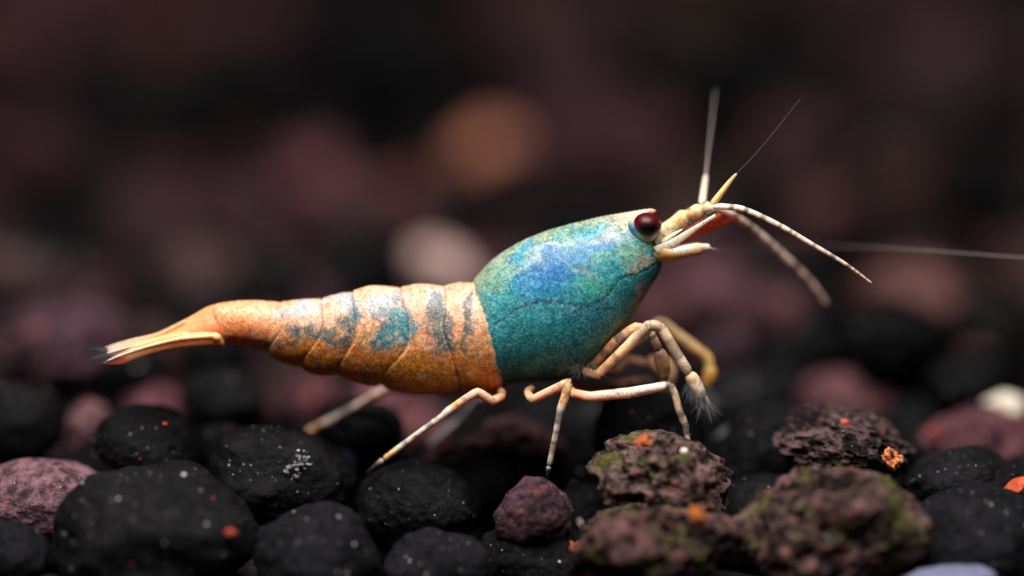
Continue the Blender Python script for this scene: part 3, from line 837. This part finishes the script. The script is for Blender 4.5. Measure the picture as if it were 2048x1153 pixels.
# ---- eyes
def make_eye(side):
    y0 = -1.02 * side
    def ellipsoid(name, px, py, y, rx, ry, rz, roll, colfun, parent, mat, lv=5):
        n, f = ICO[lv]; c = at(px, py, y)
        v = n * np.array([rx, ry, rz]) / PPM
        cr, sr = math.cos(math.radians(roll)), math.sin(math.radians(roll))
        v = np.stack([v[:, 0] * cr - v[:, 2] * sr, v[:, 1], v[:, 0] * sr + v[:, 2] * cr], -1)
        return link_mesh(name, v + c, f, mat, parent, c, colors=colfun(n))
    def cup(n):
        k = sstep(-.5, .5, n[:, 0] - .2 * n[:, 2])[:, None]
        c = lin(40, 112, 138) * (1 - k) + lin(226, 214, 196) * k
        m = sstep(-.2, .5, n[:, 2])[:, None]
        return c * (1 - m) + lin(214, 190, 165) * m
    e = ellipsoid('eye', 1285, 459, y0 * .9, 31, 26, 26, -28, cup, shrimp, MAT_LEG)
    tube('eyestalk', [(1262, 486, y0 * .4, 22), (1276, 472, y0 * .75, 24), (1284, 462, y0 * .93, 22)], MAT_LEG, e, blend((0, (60, 120, 120)), (1, (200, 200, 188))))
    def corn(n):
        k = sstep(.42, 1.0, np.sqrt(((n[:, 0] - .12) / 1.0) ** 2 + ((n[:, 2] + .28) / .9) ** 2))[:, None]
        return lin(8, 3, 6) * (1 - k) + lin(74, 4, 14) * k
    ellipsoid('cornea', 1295, 449, y0 * 1.13, 28, 27, 23, -6, corn, e, MAT_EYE)
make_eye(1); make_eye(-1)

# ---- tail fan
loft('telson', [(450, 606, 450, 682, .80, 0), (424, 611, 430, 680, .76, 0), (380, 634, 386, 684, .62, 0), (312, 667, 318, 694, .44, 0), (262, 679, 266, 698, .32, 0), (228, 689, 231, 701, .22, 0), (206, 697, 207, 700, .05, 0)],
     MAT_TAIL, shrimp, blend((0, (250, 140, 92)), (.3, (255, 156, 100)), (.7, (255, 168, 120)), (.9, (250, 190, 160)), (1, (170, 130, 130))), n=60, m=24, skew=.55)
def make_uropod(side):
    y = lambda a: -side * a
    u = loft('uropod', [(446, 672, 450, 692, .18, y(.55)), (436, 666, 444, 692, .24, y(.70)), (415, 664, 420, 693, .22, y(.80)), (360, 668, 362, 697, .15, y(.95)), (300, 683, 303, 709, .10, y(1.12)),
                        (258, 698, 262, 722, .07, y(1.22)), (230, 712, 236, 731, .05, y(1.26)), (206, 726, 209, 731, .02, y(1.28))],
             MAT_TAIL, shrimp, lambda x, yv, t, yy: blend((0, (250, 156, 104)), (.12, (255, 170, 112)), (.6, (255, 150, 92)), (.76, (246, 160, 122)), (.86, (206, 84, 54)), (.94, (120, 50, 50)), (1, (50, 34, 44)))(x, yv, np.clip(t - .03 * np.sin(yv * .4), 0, 1), yy), n=70, m=24)
    loft('endopod', [(430, 666, 434, 684, .14, y(.5)), (370, 664, 374, 684, .14, y(.62)), (300, 677, 304, 695, .11, y(.78)), (250, 688, 254, 709, .08, y(.86)), (222, 697, 226, 714, .05, y(.88)), (200, 708, 202, 713, .02, y(.9))],
         MAT_TAIL, u, blend((0, (255, 160, 104)), (.7, (255, 166, 120)), (.88, (250, 196, 176)), (.95, (200, 120, 110)), (1, (90, 60, 70))), n=60, m=20)
    for nm, pp in (('rib', [(428, 672, y(1.03), 4.5), (360, 678, y(1.13), 4), (300, 692, y(1.23), 3.4), (250, 708, y(1.3), 2.6), (214, 722, y(1.31), 1.2)]), ('rib', [(360, 672, y(.80), 3), (300, 684, y(.91), 2.8), (250, 697, y(.95), 2.4), (208, 709, y(.94), 1.2)]), ('rib', [(372, 642, y(.30), 2.6), (312, 670, y(.34), 2.4), (262, 682, y(.30), 2.2), (212, 697, y(.12), 1.0)])):
        tube(nm, pp, MAT_TAIL, u, blend((0, (255, 190, 130)), (.7, (255, 206, 170)), (1, (250, 220, 210))), per=10, m=8)
    tube('knob', [(420, 672, y(1.0), 7), (432, 674, y(.98), 8), (439, 681, y(.9), 6)], MAT_LEG, u, flat(252, 196, 136))
    hs, dk = [], []
    for k in range(46):
        a = k / 45; x0, y0_ = 207 + 34 * max(0, a - .45) / .55 + random.uniform(-2, 2), 696 + 30 * a
        ln = random.uniform(14, 30); ang = math.radians(196 - 50 * a * 0 + random.uniform(-14, 10) - 22 * (1 - a) * -1)
        q = y(.9 + .3 * a)
        dirx, diry = -math.cos(math.radians(18 + 14 * a)), math.sin(math.radians(22 + 18 * a))
        if a < .3: diry = -.15 + random.uniform(-.1, .3)
        (dk if random.random() < .72 else hs).append((at(x0 + 6, y0_, q), at(x0 + ln * dirx, y0_ + ln * diry * .9, q), np.zeros(3)))
    hairs('dark_fringe', dk, MAT_DARKHAIR, u, 0.03)
    hairs('pale_fringe', hs, MAT_BRISTLE, u, 0.014)
make_uropod(1); make_uropod(-1)

# ---- walking legs
CREAM = ((0, (238, 168, 128)), (.22, (244, 184, 148)), (.45, (236, 196, 168)), (1, (214, 204, 190)))
def leg(path, stops, seed, claw=None, bands=.75, start=.45, per=8, name='walking_leg', freq=26):
    path = [(a, b, c, r * .76) for a, b, c, r in path]
    o = tube(name, path, MAT_LEG, shrimp, leg_color(stops, seed, bands, start, freq), per=per, m=14, sharp=True, mottle=.6)
    if claw:
        tube('claw', claw, MAT_LEG, o, blend((0, (170, 160, 155)), (.35, (50, 46, 50)), (1, (24, 22, 26))), per=6, m=8)
    return o
# rear leg, near side
leg([(1000, 778, -.9, 11), (1006, 792, -1.3, 11), (984, 803, -1.7, 12.5), (955, 784, -2.0, 12), (922, 804, -2.0, 10), (896, 823, -2.0, 11), (884, 833, -2.0, 8.5), (830, 872, -1.8, 7.8), (765, 921, -1.5, 8)],
    ((0, (210, 140, 80)), (.10, (244, 176, 136)), (.22, (246, 190, 158)), (.36, (228, 190, 172)), (.42, (240, 178, 104)), (.48, (222, 208, 196)), (.85, (216, 206, 196)), (.93, (236, 184, 118)), (1, (228, 196, 160))), 3,
    [(767, 919, -1.5, 7), (752, 931, -1.45, 4.5), (740, 940, -1.4, 3), (733, 948, -1.3, 1.2)], start=.50, bands=.62)
# rear leg, far side (mostly behind the belly)
leg([(985, 778, .9, 11), (940, 792, 1.4, 11), (870, 786, 1.9, 10), (780, 778, 2.8, 13), (745, 794, 3.0, 13), (735, 800, 3.0, 10), (670, 836, 3.2, 9.5), (612, 867, 3.3, 11)],
    ((0, (240, 170, 130)), (.5, (252, 210, 190)), (.66, (252, 214, 198)), (.74, (236, 222, 214)), (.88, (240, 222, 212)), (.94, (255, 190, 116)), (1, (240, 210, 180))), 8,
    [(613, 867, 2.4, 7), (604, 874, 2.4, 4.5), (597, 884, 2.4, 1.5)], start=.70, bands=.6)
# fourth leg, far side, blurred
leg([(1010, 782, .9, 11), (985, 800, 2.2, 11), (955, 800, 3.4, 10), (925, 836, 3.8, 10), (868, 884, 4.2, 8.5)],
    ((0, (220, 150, 120)), (.4, (190, 170, 160)), (1, (190, 200, 215))), 12, [(869, 883, 4.2, 8), (850, 897, 4.2, 5), (842, 906, 4.2, 2)], bands=.3)
# fourth leg, near side
leg([(1066, 775, -1.0, 9), (1054, 784, -1.5, 10), (1064, 800, -1.9, 11.5), (1100, 783, -2.3, 12), (1137, 766, -2.7, 12.5), (1130, 795, -2.8, 11.5), (1122, 818, -2.8, 11.5), (1119, 830, -2.8, 8.5), (1108, 884, -2.7, 7.6), (1098, 934, -2.6, 7)],
    ((0, (190, 130, 70)), (.10, (246, 180, 140)), (.34, (248, 196, 160)), (.46, (246, 186, 138)), (.55, (240, 176, 110)), (.62, (210, 200, 192)), (.9, (222, 204, 184)), (1, (170, 156, 140))), 5,
    [(1098, 932, -2.6, 6.5), (1096, 944, -2.6, 4), (1094, 957, -2.6, 1.2)], start=.60, bands=.55)
# third leg, near side: long level upper part, foot on the mossy stone
leg([(1120, 765, -1.0, 11), (1148, 787, -1.8, 12), (1180, 794, -2.2, 13.5), (1260, 786, -2.5, 14.5), (1338, 771, -2.7, 12), (1349, 786, -2.7, 9.5), (1358, 820, -2.7, 9.5), (1371, 852, -2.7, 9.5), (1373, 868, -2.7, 7), (1379, 893, -2.7, 6.5)],
    ((0, (230, 130, 80)), (.16, (248, 178, 138)), (.40, (240, 204, 184)), (.58, (226, 212, 196)), (.66, (220, 196, 164)), (.82, (226, 190, 150)), (1, (206, 186, 166))), 7,
    [(1379, 891, -2.7, 6), (1383, 903, -2.7, 4), (1386, 913, -2.7, 1.5)], start=.60, bands=.8, freq=34)
# third leg, far side
leg([(1130, 760, .9, 10), (1170, 776, 1.8, 11), (1235, 772, 2.4, 12), (1296, 762, 2.8, 11), (1306, 800, 2.9, 9), (1318, 852, 3.0, 8)],
    ((0, (214, 140, 100)), (.5, (226, 150, 110)), (.75, (150, 130, 118)), (1, (60, 60, 64))), 9, [(1318, 852, 3.0, 7), (1320, 866, 3.0, 3)], bands=.6)

# ---- claw legs (two pairs), folded in front of the mouth
def claw_leg(path, stops, seed, hand, tuft, ncol, name='claw_leg', bands=.5, start=.2):
    path = [(a, b, c, r * .86) for a, b, c, r in path]
    o = tube(name, path, MAT_LEG, shrimp, leg_color(stops, seed, bands, start, 20), per=8, m=14, sharp=True, mottle=.35)
    h = tube('pincer', hand, MAT_LEG, o, blend(*ncol), per=8, m=14, mottle=.5)
    hx, hy, hz, hr = hand[-1]; gx, gy = hx - hand[-2][0], hy - hand[-2][1]; gl = math.hypot(gx, gy); gx, gy = gx / gl, gy / gl
    for sd in (-1, 1):
        ox, oy = -gy * sd, gx * sd
        tube('finger', [(hx - gx * 8 + ox * hr * .45, hy - gy * 8 + oy * hr * .45, hz, hr * .62), (hx + gx * 10 + ox * hr * .75, hy + gy * 10 + oy * hr * .75, hz, hr * .48), (hx + gx * 24 + ox * hr * .35, hy + gy * 24 + oy * hr * .35, hz, hr * .16)],
             MAT_LEG, h, blend((0, (170, 150, 126)), (1, (120, 124, 116))), per=6, m=8)
    if tuft:
        (x0, y0_, yy), (x1, y1_), spread, count, length = tuft
        hs = []
        g = random.Random(seed)
        for k in range(count):
            a = g.random(); px, py = x0 + (x1 - x0) * a + g.uniform(-6, 6), y0_ + (y1_ - y0_) * a
            ang = math.radians(g.uniform(35, 125)); ln = g.uniform(.3, 1) * length
            r0 = at(px, py, yy + g.uniform(-.15, .15)); r1 = at(px + ln * math.cos(ang), py + ln * math.sin(ang), yy + g.uniform(-spread, spread))
            hs.append((r0, r1, np.array([g.uniform(-.03, .03), 0, g.uniform(-.03, .03)])))
        hairs('bristle_tuft', hs, MAT_BRISTLE, h, 0.012)
    return o
GOLD = ((0, (216, 156, 104)), (.3, (246, 190, 140)), (.55, (250, 220, 184)), (.8, (246, 212, 172)), (1, (230, 206, 178)))
claw_leg([(1165, 742, -1.2, 10), (1195, 750, -1.7, 10.5), (1240, 708, -2.1, 12), (1298, 651, -2.4, 14), (1322, 655, -2.4, 12), (1352, 706, -2.3, 12.5), (1378, 748, -2.2, 13)],
         GOLD, 31, [(1376, 745, -2.2, 10.5), (1386, 760, -2.2, 13.5), (1397, 780, -2.2, 12.5), (1406, 800, -2.2, 9)], ((1378, 758, -2.2), (1416, 812), .45, 340, 46), ((0, (206, 170, 130)), (.5, (246, 214, 190)), (1, (150, 156, 142))))
claw_leg([(1170, 735, -.9, 9), (1196, 722, -1.2, 12), (1232, 684, -1.5, 13), (1272, 654, -1.6, 12), (1300, 664, -1.5, 10), (1318, 700, -1.3, 10)],
         ((0, (150, 100, 64)), (.35, (196, 140, 92)), (.6, (240, 190, 140)), (1, (170, 140, 116))), 33, [(1316, 698, -1.3, 10), (1322, 716, -1.2, 15), (1327, 738, -1.1, 14), (1330, 760, -1.1, 7)], None, ((0, (120, 100, 84)), (.5, (214, 160, 120)), (1, (200, 150, 116))), bands=.75)
claw_leg([(1215, 728, .6, 9), (1260, 690, 1.6, 12), (1322, 646, 2.6, 15), (1340, 660, 2.6, 14), (1376, 688, 2.6, 15), (1416, 716, 2.5, 13), (1419, 742, 2.4, 12)],
         ((0, (220, 160, 120)), (.4, (244, 206, 164)), (.7, (255, 206, 150)), (1, (255, 196, 96))), 35, [(1418, 730, 2.4, 11), (1420, 748, 2.4, 14), (1414, 766, 2.4, 12), (1408, 780, 2.4, 9)], ((1402, 756, 2.4), (1420, 794), .4, 240, 50), ((0, (236, 190, 120)), (.5, (224, 150, 50)), (1, (130, 120, 100))), bands=.25)
claw_leg([(1190, 735, .5, 9), (1230, 742, 1.0, 12), (1252, 720, 1.3, 13), (1290, 726, 1.6, 12)],
         ((0, (200, 140, 110)), (1, (240, 180, 146))), 37, [(1288, 726, 1.6, 12), (1312, 728, 1.6, 20), (1330, 740, 1.6, 24), (1336, 762, 1.6, 16), (1334, 778, 1.6, 8)], None, ((0, (150, 120, 100)), (.4, (240, 186, 140)), (1, (246, 190, 150))), bands=.2)
# feathery mouthpart under the carapace
hs = []
for k in range(70):
    a = random.random(); r0 = at(1150 + 40 * a, 736 + random.uniform(-10, 8), -1.5)
    hs.append((r0, at(1140 + 66 * a + random.uniform(-14, 14), 716 + random.uniform(0, 46), -2.2 + random.uniform(-.4, .3)), np.zeros(3)))
hairs('mouth_bristle', hs, MAT_BRISTLE, body, 0.012)

# ---- antennules: jointed stems and two whips each
def stem_color(x, yv, t, yy):
    c = blend((0, (196, 214, 200)), (.2, (236, 222, 190)), (.6, (242, 214, 156)), (1, (244, 228, 200)))(x, yv, t, yy)
    q = np.stack([x / 9, yv / 9, yy * 3], -1)
    k = sstep(.0, .7, fbm(q, 3, 91))[:, None] * .8
    c = c * (1 - k) + lin(234, 180, 84) * k
    k = sstep(.1, .8, fbm(q + 30, 3, 92))[:, None] * .6
    c = c * (1 - k) + lin(180, 190, 172) * k
    k = np.maximum(np.exp(-((x - 1376) / 4) ** 2), np.exp(-((x - 1406) / 4) ** 2))[:, None] * .6
    return c * (1 - k) + lin(150, 104, 50) * k
def antennule(side):
    y = lambda a: -side * a
    f = side > 0
    dx = 0 if f else 6
    st = loft('antennule', [(1300, 472, 1320, 502, .34, y(.55)), (1320, 452, 1340, 482, .33, y(.58)), (1346, 433, 1360, 461, .30, y(.6)), (1362, 421, 1377, 451, .33, y(.6)), (1370, 421, 1380, 441, .21, y(.6)), (1394, 409, 1406, 436, .29, y(.6)), (1401, 411, 1409, 428, .19, y(.6)), (1416, 404, 1427, 426, .25, y(.6)), (1424, 409, 1430, 420, .14, y(.6))],
              MAT_LEG, shrimp, stem_color, n=60, m=20)
    tube('spine', [(1322, 488, y(.9), 5.5), (1344, 472, y(.95), 4.5), (1366, 458, y(.97), 1.0)], MAT_LEG, st, blend((0, (220, 226, 210)), (1, (250, 226, 190))), per=8, m=8)
    hs = []
    for x0, y0_ in ((1378, 446), (1386, 441), (1406, 432), (1412, 428), (1360, 456), (1348, 464), (1374, 418), (1404, 406), (1426, 422), (1334, 474)):
        for k in range(5):
            q = y(.6 + random.uniform(-.1, .3)); hs.append((at(x0, y0_, q), at(x0 + random.uniform(8, 22), y0_ + random.uniform(-9, 5), q), np.zeros(3)))
    hairs('bristle', hs, MAT_BRISTLE, st, 0.010)
    whip = lambda path, seed, nm='flagellum': tube(nm, path, MAT_LEG, st, leg_color(((0, (240, 220, 196)), (.4, (226, 206, 192)), (1, (214, 176, 160))), seed, .8, .06, 64, (70, 64, 68)), per=12, m=8)
    if f:
        whip([(1422, 413, -.6, 7), (1450, 414, -.65, 6.5), (1490, 420, -.8, 6), (1560, 452, -1.0, 5.4), (1622, 488, -1.1, 4.8), (1690, 528, -1.2, 3.8), (1745, 568, -1.3, 2)], 41)
        w = tube('flagellum', [(1424, 410, -.6, 7), (1438, 392, -.6, 6.5), (1458, 366, -.6, 5), (1474, 347, -.6, 2.6)], MAT_LEG, st, blend((0, (236, 196, 130)), (.6, (226, 190, 130)), (1, (190, 160, 120))), per=8, m=8)
        tube('thread', [(1472, 349, -.6, 1.6), (1510, 310, -.5, 1.1), (1560, 250, -.2, 1.0), (1602, 196, 0, .8)], MAT_DARKHAIR, w, flat(60, 45, 45), per=6, m=5)
        hs = [(at(1448 + 3.2 * k, 380 - 4 * k, -.62), at(1456 + 3.4 * k, 388 - 4 * k + (k % 3), -.62), np.zeros(3)) for k in range(9)]
        hairs('seta', hs, MAT_DARKHAIR, w, 0.016)
    else:
        w = tube('flagellum', [(1404, 410, .7, 8), (1408, 380, 1.6, 7), (1412, 350, 2.4, 5)], MAT_LEG, st, blend((0, (240, 210, 180)), (.7, (226, 190, 174)), (1, (210, 180, 170))), per=8, m=8)
        tube('thread', [(1411, 354, 2.3, 3.0), (1416, 310, 3.4, 1.8), (1424, 240, 5.0, 1.3), (1431, 176, 6.0, .7)], MAT_THREAD, w, flat(180, 150, 140), per=6, m=6)
        whip([(1424, 414, .6, 8), (1462, 430, 1.4, 8), (1510, 462, 2.6, 8), (1575, 520, 3.8, 7.5), (1622, 566, 4.4, 6.5), (1655, 610, 4.8, 4)], 43)
antennule(1); antennule(-1)

# ---- antennae: stem, scale and long whip
def antenna(side):
    y = lambda a: -side * a
    st = loft('antenna', [(1302, 496, 1312, 524, .34, y(.75)), (1322, 488, 1330, 522, .36, y(.95)), (1345, 492, 1350, 520, .28, y(1.0)), (1375, 489, 1379, 514, .23, y(1.0)), (1396, 486, 1400, 510, .22, y(1.0)), (1403, 488, 1406, 504, .13, y(1.0)), (1416, 488, 1418, 502, .15, y(1.0)), (1420, 491, 1421, 499, .07, y(1.0))],
              MAT_LEG, shrimp, lambda x, yv, t, yy: np.where((yv > 508)[:, None], lin(226, 172, 90), blend((0, (120, 140, 120)), (.2, (222, 176, 110)), (.45, (206, 214, 204)), (.8, (226, 190, 150)), (1, (214, 204, 190)))(x, yv, t, yy)), n=60, m=20)
    loft('antenna_scale', [(1306, 494, 1318, 512, .12, y(1.15)), (1335, 483, 1343, 499, .07, y(1.2)), (1372, 462, 1378, 474, .06, y(1.1)), (1405, 443, 1408, 451, .04, y(1.0)), (1430, 428, 1432, 436, .04, y(.95))] if side > 0 else
         [(1320, 492, 1330, 512, .12, y(1.0)), (1375, 456, 1386, 478, .10, y(1.1)), (1420, 434, 1436, 458, .08, y(1.2)), (1455, 426, 1466, 442, .06, y(1.25)), (1474, 428, 1476, 434, .03, y(1.3))],
         MAT_LEG, st, blend((0, (226, 196, 160)), (.25, (222, 206, 186)), (.55, (230, 196, 170)), (1, (236, 222, 204))) if side > 0 else blend((0, (150, 60, 40)), (.4, (196, 60, 26)), (.8, (206, 70, 34)), (1, (120, 40, 50))), n=50, m=20)
    if side > 0:
        tube('whip', [(1416, 495, -1.0, 3), (1440, 499, -4, .25), (1500, 492, -9, .3), (1600, 490, -9.5, .4), (1680, 493, -7.0, .7), (1800, 498, -5.0, .9), (1930, 507, -4.2, .95), (2080, 518, -4.0, .95)], MAT_WHIP, st, flat(220, 200, 190), per=8, m=6)
    else:
        tube('whip', [(1416, 495, 1.0, 3), (1440, 470, 6, 1.6), (1500, 380, 16, 1.4), (1560, 300, 22, 1.0)], MAT_DARKHAIR, st, flat(60, 50, 50), per=8, m=5)
antenna(1); antenna(-1)
